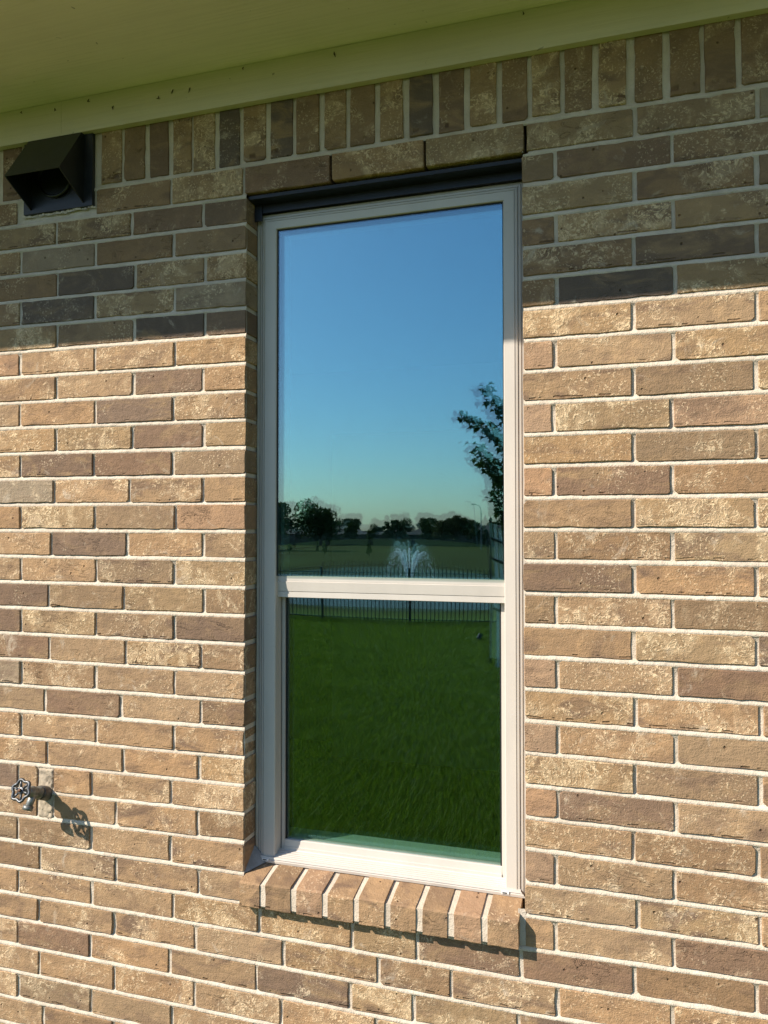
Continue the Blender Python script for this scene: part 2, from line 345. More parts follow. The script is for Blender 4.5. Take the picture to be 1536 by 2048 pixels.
def lay(x0, x1, k0, cls, parent, name='brick', zt=None, zb=None, dp=.092):
    xm = (x0 + x1) / 2
    zt0 = jz(k0, x0) if zt is None else zt; zt1 = jz(k0, x1) if zt is None else zt
    zb0 = jz(k0+1, x0) if zb is None else zb; zb1 = jz(k0+1, x1) if zb is None else zb
    bj = random.uniform(.0092, .0116) if zt is None else .004
    top = (zt0 + zt1) / 2; bot = (zb0 + zb1) / 2; h = top - bot - bj; w = x1 - x0
    ang = math.atan(((zt1 - zt0) + (zb1 - zb0)) / 2 / max(w, .05))
    v, f = brick_mesh(w, h, dp, len(BRICKS) * 7 + 3)
    o = link(name, me_of('brick', v, f, M['brick']), parent)
    o.location = (xm, random.uniform(-.0013, .0013), (top + bot) / 2 + random.uniform(-.0006, .0006))
    o.rotation_euler = (random.gauss(0, .006), -ang + random.gauss(0, .0016), random.gauss(0, .004))
    b = BC[cls]; q = random.uniform(.90, 1.10); q2 = random.uniform(.95, 1.05)
    o.color = (b[0]*q*q2, b[1]*q, b[2]*q/q2, max(.05, min(1, b[3] + random.uniform(-.2, .2))))
    BRICKS.append((x0, x1, bot, top)); return o
# mortar sheet first: it is the wall that carries the bricks
def blur(a, n):
    for _ in range(n): a = (a + np.roll(a, 1, 0) + np.roll(a, -1, 0) + np.roll(a, 1, 1) + np.roll(a, -1, 1)) / 5
    return a
gx = np.concatenate([[-2.9, -2.3], np.arange(-1.80, .40, .004), [.9, 1.5]])
PRF = [(.0090, .0050), (.0056, .0046), (.0032, .0026), (-.0008, .0013), (-.0048, .0005), (-.0072, .0040)]   # tooled bed joint: height, recess
lines = [(None, 2.661, .0045), (None, 2.56, .0045)]
for k in range(0, 36):
    for dz, y in PRF: lines.append((k, dz, y))
    lines.append((k + .35, 0, .0047)); lines.append((k + .65, 0, .0047))
lines.append((None, -.06, .005))
ZR = np.empty((len(lines), len(gx))); YR = np.empty_like(ZR)
JT = np.array([[J0 - k*H + np.interp(x, CX, CO[:, max(-1, min(34, k)) + 1]) for x in gx] for k in range(0, 38)])
for i, (k, dz, y) in enumerate(lines):
    if k is None: ZR[i] = dz
    else: k0 = int(k); ZR[i] = JT[k0] * (1 - (k - k0)) + JT[k0 + 1] * (k - k0) + dz
    YR[i] = y
fine = blur(rng.normal(size=ZR.shape), 1); fine /= fine.std(); big = np.repeat(blur(rng.normal(size=(len(lines), 40)), 2), 20, 1)[:, :len(gx)]; big = blur(np.pad(big, ((0,0),(0,max(0,len(gx)-big.shape[1]))), 'edge'), 12); big /= big.std()
YR = YR + .00042 * fine + .00045 * big; ZR = ZR + .0004 * blur(rng.normal(size=ZR.shape), 1)
def in_open(x, z): return XL - .001 < x < XR + .001 and .622 < z < 2.4125
WEEP = [(-.681, -.676), (-.4415, -.4365), (-.2055, -.2005)]
V = np.stack([np.broadcast_to(gx, ZR.shape), YR, ZR], -1).reshape(-1, 3); nx = len(gx); F = []
for j in range(len(lines) - 1):
    for i in range(nx - 1):
        xc = (gx[i] + gx[i+1]) / 2; zc = (ZR[j, i] + ZR[j+1, i]) / 2
        if in_open(xc, zc): continue
        if 2.405 < zc < 2.474 and any(a - .003 < xc < b + .003 for a, b in WEEP): continue
        if -1.59 < xc < -1.375 and 2.44 < zc < 2.648: continue
        j0 = j*nx + i; F.append((j0, j0+nx, j0+1+nx, j0+1))
mb = MB(); mb.v = V.tolist(); mb.f = F
for s, x in ((1, XL - .0035), (-1, XR + .0035)):      # mortar showing in the two brick jambs
    zz = np.arange(.62, 2.41, .01); w = rng.normal(0, .0006, size=len(zz))
    v = [(x + w[i]*1.0, y, z) for i, z in enumerate(zz) for y in (.003, .095)]
    mb.add(v, [(2*i, 2*i+1, 2*i+3, 2*i+2) for i in range(len(zz)-1)])
wall = mb.build('wall', M['mortar'], house, smooth=True)
wall['label'] = 'running bond brick wall with pale cream mortar joints'
GAP = .0088
def row(k, edges, cls, first_open=False, last_open=False):
    for i in range(len(edges) - 1):
        a = edges[i] + (0 if (first_open and i == 0) else GAP/2 + random.uniform(-.0012, .0012))
        b = edges[i+1] - (0 if (last_open and i == len(edges) - 2) else GAP/2 + random.uniform(-.0012, .0012))
        lay(a, b, k, cls[i % len(cls)], wall)
for k in range(0, 32):
    e = LEFT[k]
    if k == 0:
        lay(e[0] - .245, e[0] - .005, 0, 'M', wall); 
        row(0, e[1:], 'MY')
        zt = jz(0, -.56)
        ed = [-.916] + TOP0; cl = 'DYYYMG'
        for i in range(len(ed)):
            a = ed[i] + (.0048 if i in (0, 4, 5) else .0035); b = (ed[i+1] if i + 1 < len(ed) else .53) - (.0035 if i < 3 else .0048)
            lay(a, b, 0, cl[i], wall)
    elif k == 22:
        row(k, [e[0] - .254, e[0]], 'D'); row(k, [e[0], -1.536], 'T'); row(k, [-1.487, e[1]], 'T'); row(k, e[1:] + [XL], 'TT', last_open=True)
        r_ = RIGHT[k]; row(k, [XR] + r_ + [r_[-1] + .25], CL_R[k], first_open=True)
    elif k == 23:
        row(k, [-1.79, -1.534], 'M'); row(k, [-1.487, e[1]], 'T'); row(k, e[1:] + [XL], 'TM', last_open=True)
        r_ = RIGHT[k]; row(k, [XR] + r_ + [r_[-1] + .25], CL_R[k], first_open=True)
    elif k < 26:
        row(k, [e[0] - .254] + e + [XL + random.uniform(-.0015, .0015)], CL_L[k], last_open=True)
        r_ = RIGHT[k]; row(k, [XR + random.uniform(-.0015, .0015)] + r_ + [r_[-1] + .25], CL_R[k], first_open=True)
    else:
        row(k, [e[0] - .254] + e + [e[-1] + .25], CL_L[k] + 'TTT')
for (a, b), c in zip(SOLD, CL_S):             # soldier course under the frieze board
    v, f = brick_mesh(b - a, .198 + random.uniform(-.004, .004), .092, int((a + 5) * 1000))
    o = link('brick', me_of('brick', v, f, M['brick']), wall)
    o.location = ((a + b) / 2, random.uniform(-.0015, .002), J0 + .1085 + random.uniform(-.002, .002)); o.rotation_euler = (random.gauss(0, .006), random.gauss(0, .005), random.gauss(0, .012))
    q = BC[c]; s = random.uniform(.92, 1.08); o.color = (q[0]*s, q[1]*s, q[2]*s, q[3])
# bricks of the same wall beyond the picture, joined
mb = MB()
def far_brick(x0, x1, z0, z1, sd):
    v, f = brick_mesh(x1 - x0, z1 - z0, .05, sd); mb.add([(p[0] + (x0+x1)/2, p[1], p[2] + (z0+z1)/2) for p in v], f)
for k in range(0, 35):
    off = .127 * (k % 2)
    z1 = J0 - k*H - .0055; z0 = J0 - (k+1)*H + .0055
    a0 = (LEFT[k][0] - .254) if k < 32 else -.0 - .035 + off
    if k == 23: a0 = -1.79
    x = a0
    while x > -2.85:
        far_brick(x - .254 + .005, x - .005, z0, z1, k*50 + int(x*10)); x -= .254
    x = (RIGHT[k][-1] if k in RIGHT else (TOP0[-1] if k == 0 else LEFT[k][-1] if k < 32 else a0)) + .25
    while x < 1.4:
        far_brick(x + .005, x + .249, z0, z1, k*60 + int(x*10)); x += .254
for i in range(15):
    far_brick(-1.76 - .0745*i, -1.697 - .0745*i, J0 + .01, J0 + .207, i); far_brick(.322 + .0745*i, .385 + .0745*i, J0 + .01, J0 + .207, i + 90)
o = mb.build('brick', M['brick'], wall); o.color = (.36, .23, .115, .4); o['kind'] = 'stuff'
# short patch pieces round the tap and under the vent
def rough_patch(x0, x1, z0, z1, y, amp, nx_=12, nz_=30):
    v = []
    for j in range(nz_ + 1):
        for i in range(nx_ + 1):
            e = min(i, nx_ - i, j, nz_ - j); v.append((x0 + (x1-x0)*i/nx_ + random.gauss(0, .0009), y + (random.gauss(0, amp) if e else .006), z0 + (z1-z0)*j/nz_ + random.gauss(0, .0009)))
    return v, [(j*(nx_+1)+i, j*(nx_+1)+i+1, (j+1)*(nx_+1)+i+1, (j+1)*(nx_+1)+i) for j in range(nz_) for i in range(nx_)]
M['patch'] = plain('patch_mortar', (.40, .33, .24), .95, 0, .22, 45, 1.0, 170)
ob('mortar_patch', *rough_patch(-1.537, -1.486, .757, .896, .0012, .0013), M['patch'], wall, True)
mb = MB(); mb.lathe((-1.219, .0012, 1.3555), (0, -1, 0), [(.0055, 0), (.0045, .0015), (.002, .0022)], 9).build('dark_hole_disc', M['black'], wall)  # black disc painted in for the dark inside a small hole
# cream smears of mortar where the vent was sealed
mb = MB()
for i in range(26):
    x = -1.60 + .235 * i / 25; mb.add(*(lambda r_, c: ([(c[0] + r_*math.cos(t_)*random.uniform(.7, 1.5), -.0015 - random.random()*.003, c[1] + r_*.6*math.sin(t_)) for t_ in np.arange(0, 6.28, .9)], [tuple(range(7))]))(random.uniform(.003, .007), (x, 2.4275 + random.uniform(-.003, .003))))
mb.build('mortar_smear', M['mortar'], wall)

# window sill of rowlock bricks
SJ = [-.843, -.761, -.679, -.601, -.524, -.448, -.374, -.298]
sill = MB().box(-.902, -.226, -.0262, .09, .628, .6791).add([(-.902, -.0262, .6792), (-.226, -.0262, .6792), (-.226, .06, .6958), (-.902, .06, .6958)], [(0, 1, 2, 3)]).add([(-.226, -.0, .62), (-.2085, 0.002, .62), (-.2085, .002, .70), (-.226, 0, .70)], [(0, 1, 2, 3)]).build('window_sill', M['mortar'], house)
ed = [-.9045] + SJ + [-.2225]
for i in range(9):
    a = ed[i] + (0 if i == 0 else .0078); b = ed[i+1] - (0 if i == 8 else .0078); w = b - a
    r = random.Random(i + 4); yo = r.uniform(-.0009, .0009) - .0288; zt = .6835 + r.uniform(-.002, .002)
    nseg = 4; prof = [(yo + .003, .6215), (yo, .6245), (yo + r.uniform(-.001, .001), .655), (yo, zt - .004), (yo + .0035, zt), (.015, zt + .0075), (.070, zt + .0175), (.070, .6215)]
    v = []; npf = len(prof)
    for s in range(nseg + 1):
        x = a + w * s / nseg
        for q, (y, z) in enumerate(prof):
            jx = r.uniform(-.0009, .0009) if 0 < q < 6 else 0
            v.append((x + jx - (a + b) / 2, y + r.uniform(-.0007, .0007), z + r.uniform(-.0007, .0007)))
    f = [(s*npf + q, (s+1)*npf + q, (s+1)*npf + (q+1) % npf, s*npf + (q+1) % npf) for s in range(nseg) for q in range(npf)]
    f += [tuple(range(npf)), tuple(range(nseg*npf, (nseg+1)*npf))[::-1]]
    o = link('brick', me_of('brick', v, f, M['brick']), sill); o.location = ((a + b) / 2, 0, 0)
    q = BC['TMRTTTMRT'[i]]; s = r.uniform(.92, 1.04); o.color = (q[0]*s, q[1]*s, q[2]*s, .4)
MB().add([(XL, .058, .70), (XL, .002, .688), (-.868, .056, .702), (XL, .06, .735), (-.873, .066, .702)], [(0, 1, 2), (1, 3, 2), (3, 4, 2)]).build('caulk', plain('grey_caulk', (.27, .26, .24), .7, 0, .15, 60, .4, 200), house)

# steel lintel with its flashing tab; dark strip below stands in for the shadow
lin = MB().box(XL + .001, XR - .0005, .010, .100, 2.3945, 2.4030).box(XL + .001, XR - .0005, .050, .054, 2.3735, 2.3945).box(XL + .0015, XL + .022, .046, .0495, 2.352, 2.3945).build('lintel', M['steel'], house)
lin['label'] = 'dark steel angle lintel with flashing tab and a dark shadow strip above the window'

SPECKS = [(-1.483, 2.711), (-1.371, 2.718), (-1.155, 2.69), (-1.293, 2.686), (-.906, 2.722), (-.661, 2.716), (-.204, 2.724), (-1.595, 2.72), (-1.11, 2.70), (-1.06, 2.696)]
# eave: frieze board, soffit, fascia, roof
MB().box(-2.9, -1.463, -.019, -.0005, 2.632, 2.7275).build('frieze_board', M['frieze'], house)
MB().box(-1.462, 1.5, -.0195, -.0005, 2.6315, 2.7275).build('frieze_board', M['frieze'], house)
MB().box(-2.9, 1.5, -.556, .12, 2.7285, 2.7385).build('soffit', M['soffit'], house)
MB().box(-2.9, 1.5, -.577, -.557, 2.7225, 2.90).build('fascia', M['frieze'], house)
MB().add([(-2.95, -.61, 2.89), (1.55, -.61, 2.89), (1.55, 3.7, 4.9), (-2.95, 3.7, 4.9), (-2.95, -.61, 2.92), (1.55, -.61, 2.92), (1.55, 3.7, 4.93), (-2.95, 3.7, 4.93)],
         [(0,3,2,1),(4,5,6,7),(0,1,5,4),(1,2,6,5),(2,3,7,6),(3,0,4,7)]).build('roof', M['house_roof'], house)

# bits of web and dead insects stuck to the eave
for i, (x, z) in enumerate(SPECKS):
    r = random.Random(i); mb = MB(); mb.tube([(x, -.0207, z), (x + r.uniform(-.004, .004), -.0225, z - r.uniform(.003, .008)), (x + r.uniform(-.006, .006), -.0207, z - r.uniform(.006, .014))], [.0007, .0016 + .0008*r.random(), .0004], 5); mb.build('debris_speck', M['bark'], house)

# room behind the glass
def quad_ring(y0, x0, x1, z0, z1, X0, X1, Z0, Z1):
    return [(X0,y0,Z0),(X1,y0,Z0),(X1,y0,Z1),(X0,y0,Z1),(x0,y0,z0),(x1,y0,z0),(x1,y0,z1),(x0,y0,z1)], [(0,1,5,4),(1,2,6,5),(2,3,7,6),(3,0,4,7)]
mb = MB(); mb.add(*quad_ring(.135, XL + .03, XR - .03, .735, 2.36, -2.9, 1.5, -.05, 2.72))
mb.add([(-2.9,.136,-.05),(1.5,.136,-.05),(1.5,3.6,-.05),(-2.9,3.6,-.05),(-2.9,.136,2.72),(1.5,.136,2.72),(1.5,3.6,2.72),(-2.9,3.6,2.72)], [(0,1,2,3),(4,7,6,5),(1,5,6,2),(2,6,7,3),(3,7,4,0)])
mb.build('room', M['room'], house)
MB().box(XL + .02, XR - .02, .121, .190, .722, .7395).build('window_stool', M['stool'], house)
MB().box(-1.9, 1.45, 3.2, 3.25, 0, 2.2).box(-2.8, -2.75, 1.0, 2.0, 0, 2.1).build('door', plain('door_paint', (.55, .52, .46), .5), house)

# ------------------------------------------------------------------ the window
FX0, FX1, FZ0, FZ1 = -.9065, -.2115, .6975, 2.3755
pL = [(.000,.078),(.000,.068),(.003,.0645),(.007,.0635),(.0078,.0655),(.009,.0655),(.0098,.0620),(.0145,.0612),(.0152,.0632),(.0166,.0632),(.0174,.0588),(.0222,.0580),(.0228,.0596),(.0240,.0596),(.0246,.0572),(.0535,.0572),(.0560,.0592),(.0560,.125)]
def scale_prof(p, w): return [((o if o < .03 else .03 + (o - .03) * (w - .03) / (.056 - .03)), y) for o, y in p]
pR = scale_prof(pL, .0505); pT = scale_prof(pL, .0450)
mb = MB()
def jamb(prof, sx, x0, zb, zt_fn):
    n = len(prof); v = []
    for o, y in prof: v.append((x0 + sx*o, y, zb(o)))
    for o, y in prof: v.append((x0 + sx*o, y, zt_fn(o)))
    mb.add(v, [(i, i+1, n+i+1, n+i) if sx > 0 else (i, n+i, n+i+1, i+1) for i in range(n-1)])
mit = lambda o, w: FZ1 - o * .045 / w
jamb(pL, 1, FX0, lambda o: FZ0 + min(.018, .009 + o * .2), lambda o: mit(o, .056)); jamb(pR, -1, FX1, lambda o: FZ0 + min(.016, o * .55), lambda o: mit(o, .0505))
n = len(pT); v = [(FX0 + o * .056/.045, y, FZ1 - o) for o, y in pT] + [(FX1 - o * .0505/.045, y, FZ1 - o) for o, y in pT]
mb.add(v, [(i, n+i, n+i+1, i+1) for i in range(n-1)])
# stepped frame sill
ps = [(.000,.070),(.000,.0560),(.0020,.0520),(.0085,.0505),(.0100,.0530),(.0110,.0535),(.0120,.0510),(.0165,.0525),(.0172,.0590),(.0185,.0595),(.0190,.0650),(.0198,.0655),(.0203,.0720),(.0212,.0725),(.0217,.0800),(.0228,.0805),(.0236,.0890),(.0250,.0900),(.0250,.125)]
n = len(ps); v = [(FX0 + min(z, .02)*.9, y, FZ0 + z) for z, y in ps] + [(FX1 - min(z, .02)*.9, y, FZ0 + z) for z, y in ps]
mb.add(v, [(i, i+1, n+i+1, n+i) for i in range(n-1)])
win = mb.build('window', M['vinyl'], house)
win['label'] = 'tall almond vinyl single hung window with mirror-like glass'
# meeting rail
pr = [(1.3742,.112),(1.3742,.0748),(1.3752,.0736),(1.3885,.0736),(1.3893,.0752),(1.3902,.0752),(1.3905,.0728),(1.4150,.0700),(1.4156,.0712),(1.4163,.0722),(1.4170,.0716),(1.4285,.0716),(1.4295,.0728),(1.4295,.112)]
n = len(pr); v = [(-.8515, y, z) for z, y in pr] + [(-.2605, y, z) for z, y in pr]
MB().add(v, [(i, n+i, n+i+1, i+1) for i in range(n-1)] + [tuple(range(n))]).build('meeting_rail', M['vinyl'], win)
# lower sash
MB().box(-.8478, -.8395, .094, .1200, .7060, 1.3740).build('sash_stile', M['vinyl'], win)
MB().box(-.8558, -.8479, .1005, .1200, .7060, 1.3740).build('sash_gap_shade', M['black'], win)  # black strip stands in for the shaded gap beside the sash stile
MB().box(-.2755, -.2520, .094, .1200, .7060, 1.3740).build('sash_stile', M['vinyl'], win)
n = 5; pb = [(.7215,.1195),(.7215,.0925),(.7225,.0912),(.7290,.0912),(.7300,.0930),(.7450,.0945),(.7465,.0965),(.7465,.1195)]
v = [(-.8390, y, z) for z, y in pb] + [(-.2760, y, z) for z, y in pb]; n = len(pb)
MB().add(v, [(i, n+i, n+i+1, i+1) for i in range(n-1)]).build('sash_rail', M['vinyl'], win)
# glazing: double panes, the inner one bowed by about a millimetre as sealed units are
def pane(name, x0, x1, z0, z1, y, bow, mat, th=.003, nx=40, nz=60):
    v = []; 
    for layer in (0, 1):
        for j in range(nz + 1):
            for i in range(nx + 1):
                u = 2*i/nx - 1; w = 2*j/nz - 1
                v.append((x0 + (x1-x0)*i/nx, y + layer*th - bow*(1-u*u)*(1-w*w), z0 + (z1-z0)*j/nz))
    N = (nx+1)*(nz+1); f = []
    for j in range(nz):
        for i in range(nx):
            a = j*(nx+1)+i; f.append((a, a+1, a+nx+2, a+nx+1)); f.append((N+a, N+a+nx+1, N+a+nx+2, N+a+1))
    return ob(name, v, f, mat, win, smooth=True)
UG = (-.8515, -.2605, 1.4298, 2.3330); LG = (-.8435, -.2725, .7420, 1.3800)
pane('glass_pane', *UG, .0655, 0, M['glass_o'], nx=2, nz=2); pane('glass_pane', *UG, .0815, .00145, M['glass_i'])
pane('glass_pane', *LG, .1010, .0002, M['glass_o']); pane('glass_pane', *LG, .1160, .0006, M['glass_l'])
g = .0022
gk = MB().box(-.8515, -.8500+g, .0640, .0845, 1.430, 2.332).box(-.2625-g, -.2605, .0640, .0845, 1.430, 2.332).box(-.8515, -.2605, .0635, .0845, 2.3300-g, 2.336).build('gasket', M['black'], win)
MB().box(-.8425, -.8375+g, .0990, .1185, .745, 1.374).box(-.2775-g, -.2725, .0990, .1185, .745, 1.374).build('gasket', M['black'], win)
MB().box(-.852, -.8385, .0860, .119, 1.4295, 2.334).box(-.852, -.2605, .0865, .119, 2.3215, 2.334).build('spacer', plain('grey_spacer', (.28, .28, .27), .5), win)
for x in (-.873, -.262):                       # weep slots
    w = MB().box(x - .009, x + .009, .0488, .0535, .7045, .7105).build('weep_cover', M['white'], win)
    MB().box(x - .006, x + .004, .0478, .0487, .7062, .7085).build('weep_slot', M['black'], win)
mb = MB().tube([(FX0 + .0015, .0665, .70 + i*.06) for i in range(29)], [.0035 + random.uniform(-.0008, .0012) for _ in range(29)], 6).tube([(FX1 - .001, .0655, .70 + i*.06) for i in range(29)], [.0032 + random.uniform(-.0008, .0012) for _ in range(29)], 6)
mb.build('caulk_bead', plain('almond_caulk', (.50, .46, .38), .6, 0, .1, 30, .3, 150), win, smooth=True)

cb = thing('cabinet', (-.15, .60, -.05), 'pale cabinet on a dark stand seen through the lower pane at its right edge', 'cabinet')
MB().box(-.362, .05, .45, .80, 1.18, 1.372).build('cabinet_box', plain('pale_cabinet', (.16, .17, .18), .5), cb); MB().box(-.34, .03, .47, .78, -.05, 1.1795).build('stand', M['black'], cb)

# ------------------------------------------------------------------ vent hood
vent = thing('exhaust_vent', (-1.482, 0, 2.433), 'black plastic exhaust vent hood on the wall under the eave', 'vent')
x0, x1, zl, yl, zt, zb = -1.5735, -1.3965, 2.497, -.101, 2.644, 2.442
MB().box(-1.597, -1.369, -.007, .004, 2.4325, 2.6305).box(-1.597, -1.5735, -.0065, .004, 2.6306, 2.652).box(-1.3965, -1.369, -.0065, .004, 2.6306, 2.652).build('flange', M['vent'], vent)
th = .0028
def sheet(pts, nrm):
    nrm = Vector(nrm).normalized() * th; n = len(pts); v = [Vector(p) for p in pts] + [Vector(p) + nrm for p in pts]
    return v, [tuple(range(n))[::-1], tuple(range(n, 2*n))] + [(i, (i+1) % n, n + (i+1) % n, n + i) for i in range(n)]
mb = MB(); mb.add(*sheet([(x0, -.0072, zt), (x1, -.0072, zt), (x1, yl, zl), (x0, yl, zl)], (0, -.8, .55)))
mb.build('hood', M['vent'], vent)
for s, x in ((-1, x0), (1, x1)):
    MB().add(*sheet([(x, -.0072, zt), (x, yl, zl), (x, yl + .004, zl - .004), (x, -.0072, zb)], (-s, 0, 0))).build('side_panel', M['vent'], vent)
mb = MB(); mb.lathe((-1.485, -.0075, 2.522), (0, -1, 0), [(.056, 0), (.056, .012), (.052, .012), (.052, .002)], 28); mb.build('duct_collar', M['vent_metal'], vent, True)
mb = MB(); mb.lathe((-1.485, -.010, 2.522), (0, -1, .08), [(.050, 0), (.050, .003)], 28); mb.build('damper', M['vent'], vent)

# ------------------------------------------------------------------ garden tap
tap = thing('garden_tap', (-1.505, 0, .80), 'weathered metal garden tap with a scalloped handwheel on the brick wall', 'tap')
b0 = Vector((-1.508, 0, .828)); hd = Vector((-1.507, -.094, .8655)); ax = (hd - b0).normalized()
mb = MB(); mb.lathe(b0 - ax*.004, ax, [(.0185, 0), (.0195, .004), (.0180, .026), (.0185, .029), (.0150, .031)], 20); mb.build('pipe_sleeve', plain('rusty_sleeve', (.13, .12, .11), .6, .5, .4, 60, .5, 180), tap, True)
mb = MB(); mb.lathe(b0 + ax*.026, ax, [(.0125, 0), (.0165, .003), (.0165, .009), (.0135, .013), (.0125, .024), (.0148, .028), (.0148, .036), (.0118, .040), (.0118, .050), (.0055, .052), (.0055, .072)], 20); mb.build('body', M['zinc'], tap, True)
sp0 = b0 + ax*.050; sp1 = Vector((-1.5125, -.064, .8065))
mb = MB(); mb.tube([sp0, sp0.lerp(sp1, .5) + Vector((0, 0, -.002)), sp1], [.0105, .0098, .0098], 14); mb.lathe(sp1, sp1 - sp0, [(.0135, -.009), (.0135, .003), (.0105, .003), (.0105, -.006)], 16); mb.build('spout', M['zinc'], tap, True)
mb = MB(); u = ax.orthogonal().normalized(); w_ = ax.cross(u); pts = []; N = 48
for i in range(N):
    t_ = 2*math.pi*i/N; rr = .0255 + .0028*math.cos(6*t_); pts.append(hd + (u*math.cos(t_) + w_*math.sin(t_))*rr)
mb.tube(pts + [pts[0]], .0042, 7, caps=False)
for k in range(6):
    t_ = 2*math.pi*(k)/6; mb.bar(hd + (u*math.cos(t_) + w_*math.sin(t_))*.008, hd + (u*math.cos(t_) + w_*math.sin(t_))*.027, .0032, .0028, 6)
mb.lathe(hd - ax*.004, ax, [(.0095, 0), (.0095, .007), (.007, .0075)], 14); mb.build('handwheel', M['wheel'], tap, True)
mb = MB(); mb.lathe(hd + ax*.0035, ax, [(.0048, 0), (.0048, .004), (.003, .005)], 8); mb.build('screw', plain('rusty_screw', (.10, .05, .03), .6, .5), tap, True)

# ------------------------------------------------------------------ yard: iron fence
fence = thing('iron_fence', (-5.2, -16.9, -.79), 'low black iron picket fence across the far end of the lawn', 'fence')
FXA, FXB = -14.7, 2.05
mb = MB().bar((0, 0, 0), (0, 0, 1), 1, n=4)
pk = me_of('picket', [(sx*.008, sy*.008, z) for z in (-.775, .545) for sx, sy in ((-1,-1),(1,-1),(1,1),(-1,1))] + [(0, 0, .562)], [(0,1,5,4),(1,2,6,5),(2,3,7,6),(3,0,4,7),(4,5,8),(5,6,8),(6,7,8),(7,4,8)], M['iron'])
for i in range(int((FXB - FXA) / .105)):
    o = link('picket', pk, fence); o.location = (FXA + .05 + i*.105, -16.9, 0)
pm = me_of('post', *(lambda b: (b.v, b.f))(MB().box(-.025, .025, -.025, .025, -.95, .55).box(-.03, .03, -.03, .03, .55, .565)), M['iron'])
for i in range(8):
    o = link('post', pm, fence); o.location = (FXA + .025 + 2.39*i, -16.9, 0)
for z in (-.70, .44): MB().box(FXA, FXB, -16.914, -16.886, z - .014, z + .014).build('rail', M['iron'], fence)

# grass blades of the near lawn
N = 230000
d = .7 + 17.0 * rng.random(N) ** 1.55
lo = -.50*d - 1.0; hi = -.08*d - .1
x = lo + (hi - lo) * rng.random(N)
ok = gz(x, d) > -5; patch = np.sin(x*2.1 + np.cos(d*1.7)*2) * np.cos(d*1.3 + np.sin(x*1.1)*2)
h = (.038 + .042*rng.random(N)) * (1 + .3*patch) ; wd = (.0015 + .0018*rng.random(N)) * (1 + d*.11)
a = rng.random(N)*2*np.pi; ln = h * (.25 + .6*rng.random(N)); la = rng.random(N)*2*np.pi
z = gz(x, d)
bx, by = np.cos(a)*wd, np.sin(a)*wd; lx, ly = np.cos(la)*ln, np.sin(la)*ln
P = np.empty((N, 5, 3))
P[:, 0] = np.stack([x-bx, -d-by, z-.004], 1); P[:, 1] = np.stack([x+bx, -d+by, z-.004], 1)
P[:, 2] = np.stack([x+bx*.8+lx*.35, -d+by*.8+ly*.35, z+h*.6], 1); P[:, 3] = np.stack([x-bx*.8+lx*.35, -d-by*.8+ly*.35, z+h*.6], 1)
P[:, 4] = np.stack([x+lx, -d+ly, z+h], 1)
m = bpy.data.meshes.new('grass'); m.vertices.add(N*5); m.vertices.foreach_set('co', P.ravel())
base = (np.arange(N)*5)[:, None]; lp = (base + np.array([0,1,2,3,3,2,4])).ravel()
m.loops.add(N*7); m.loops.foreach_set('vertex_index', lp.astype(np.int32))
m.polygons.add(N*2); st = ((np.arange(N)*7)[:, None] + np.array([0, 4])).ravel(); m.polygons.foreach_set('loop_start', st.astype(np.int32))
m.materials.append(M['grass']); m.update(calc_edges=True); m.validate()
tag(link('grass', m), 'short green lawn grass reflected in the lower pane', 'grass', kind='stuff')

# ------------------------------------------------------------------ trees
def tree_meshes(seed, height, rad, trunk, lobes, nleaf, leaf, mat):
    r = np.random.default_rng(seed); py = random.Random(seed)
    mb = MB(); mb.tube([(0, 0, -.1), (.03*rad, 0, trunk*.6), (0, .02*rad, trunk), (0, 0, height*.55)], [.045*rad + .05, .035*rad + .04, .03*rad + .03, .03], 7)
    cs = []
    for i in range(lobes):
        a = i*2.4 + py.uniform(-.4, .4); q = (i + .5)/lobes; rr = rad*py.uniform(.35, .72)*math.sqrt(1 - (q*.8)**2); zz = trunk + (height - trunk)*(.22 + .66*q*py.uniform(.85, 1.05))
        c = (rr*math.cos(a), rr*math.sin(a), zz); cs.append((c, rad*py.uniform(.30, .46)))
        mb.tube([(0, 0, trunk*py.uniform(.75, 1.0)), (c[0]*.5, c[1]*.5, (trunk + zz)/2), c], [.02*rad + .02, .015*rad + .01, .01], 5)
    n = nleaf; ci = r.integers(0, lobes, n); C = np.array([c for c, _ in cs])[ci]; S = np.array([s for _, s in cs])[ci]
    dirs = r.normal(size=(n, 3)); dirs /= np.linalg.norm(dirs, axis=1)[:, None]
    p = C + dirs * (S * r.random(n) ** .45)[:, None] * np.array([1, 1, .8])
    u = r.normal(size=(n, 3)); u /= np.linalg.norm(u, axis=1)[:, None]; w = np.cross(u, r.normal(size=(n, 3))); w /= np.linalg.norm(w, axis=1)[:, None]
    sz = (leaf * (.6 + .8*r.random(n)))[:, None]
    V = np.stack([p - u*sz, p + w*sz*.55, p + u*sz, p - w*sz*.55], 1).reshape(-1, 3)
    F = np.arange(n*4).reshape(-1, 4)
    return me_of('trunk', mb.v, mb.f, M['bark'], True), me_of('crown', V, F, mat)
def put_tree(name, ms, loc, s, rz, label, group=None, sz=None):
    t_ = thing(name, loc, label, 'tree', group); t_.rotation_euler = (0, 0, rz); t_.scale = (s, s, s*(sz or 1))
    for nm, mm in zip(('trunk', 'crown'), ms):
        o = bpy.data.objects.new(nm, mm); COL.objects.link(o); o.parent = t_
    return t_
oak = tree_meshes(5, 7.2, 4.7, 1.7, 15, 5200, .26, M['leaf_a']); oak2 = tree_meshes(8, 7.6, 4.0, 1.6, 13, 4200, .28, M['leaf_a'])
bush = tree_meshes(12, 4.6, 2.0, .6, 9, 2200, .24, M['leaf_a']); brown = tree_meshes(15, 5.6, 2.6, .9, 11, 2600, .20, M['leaf_b'])
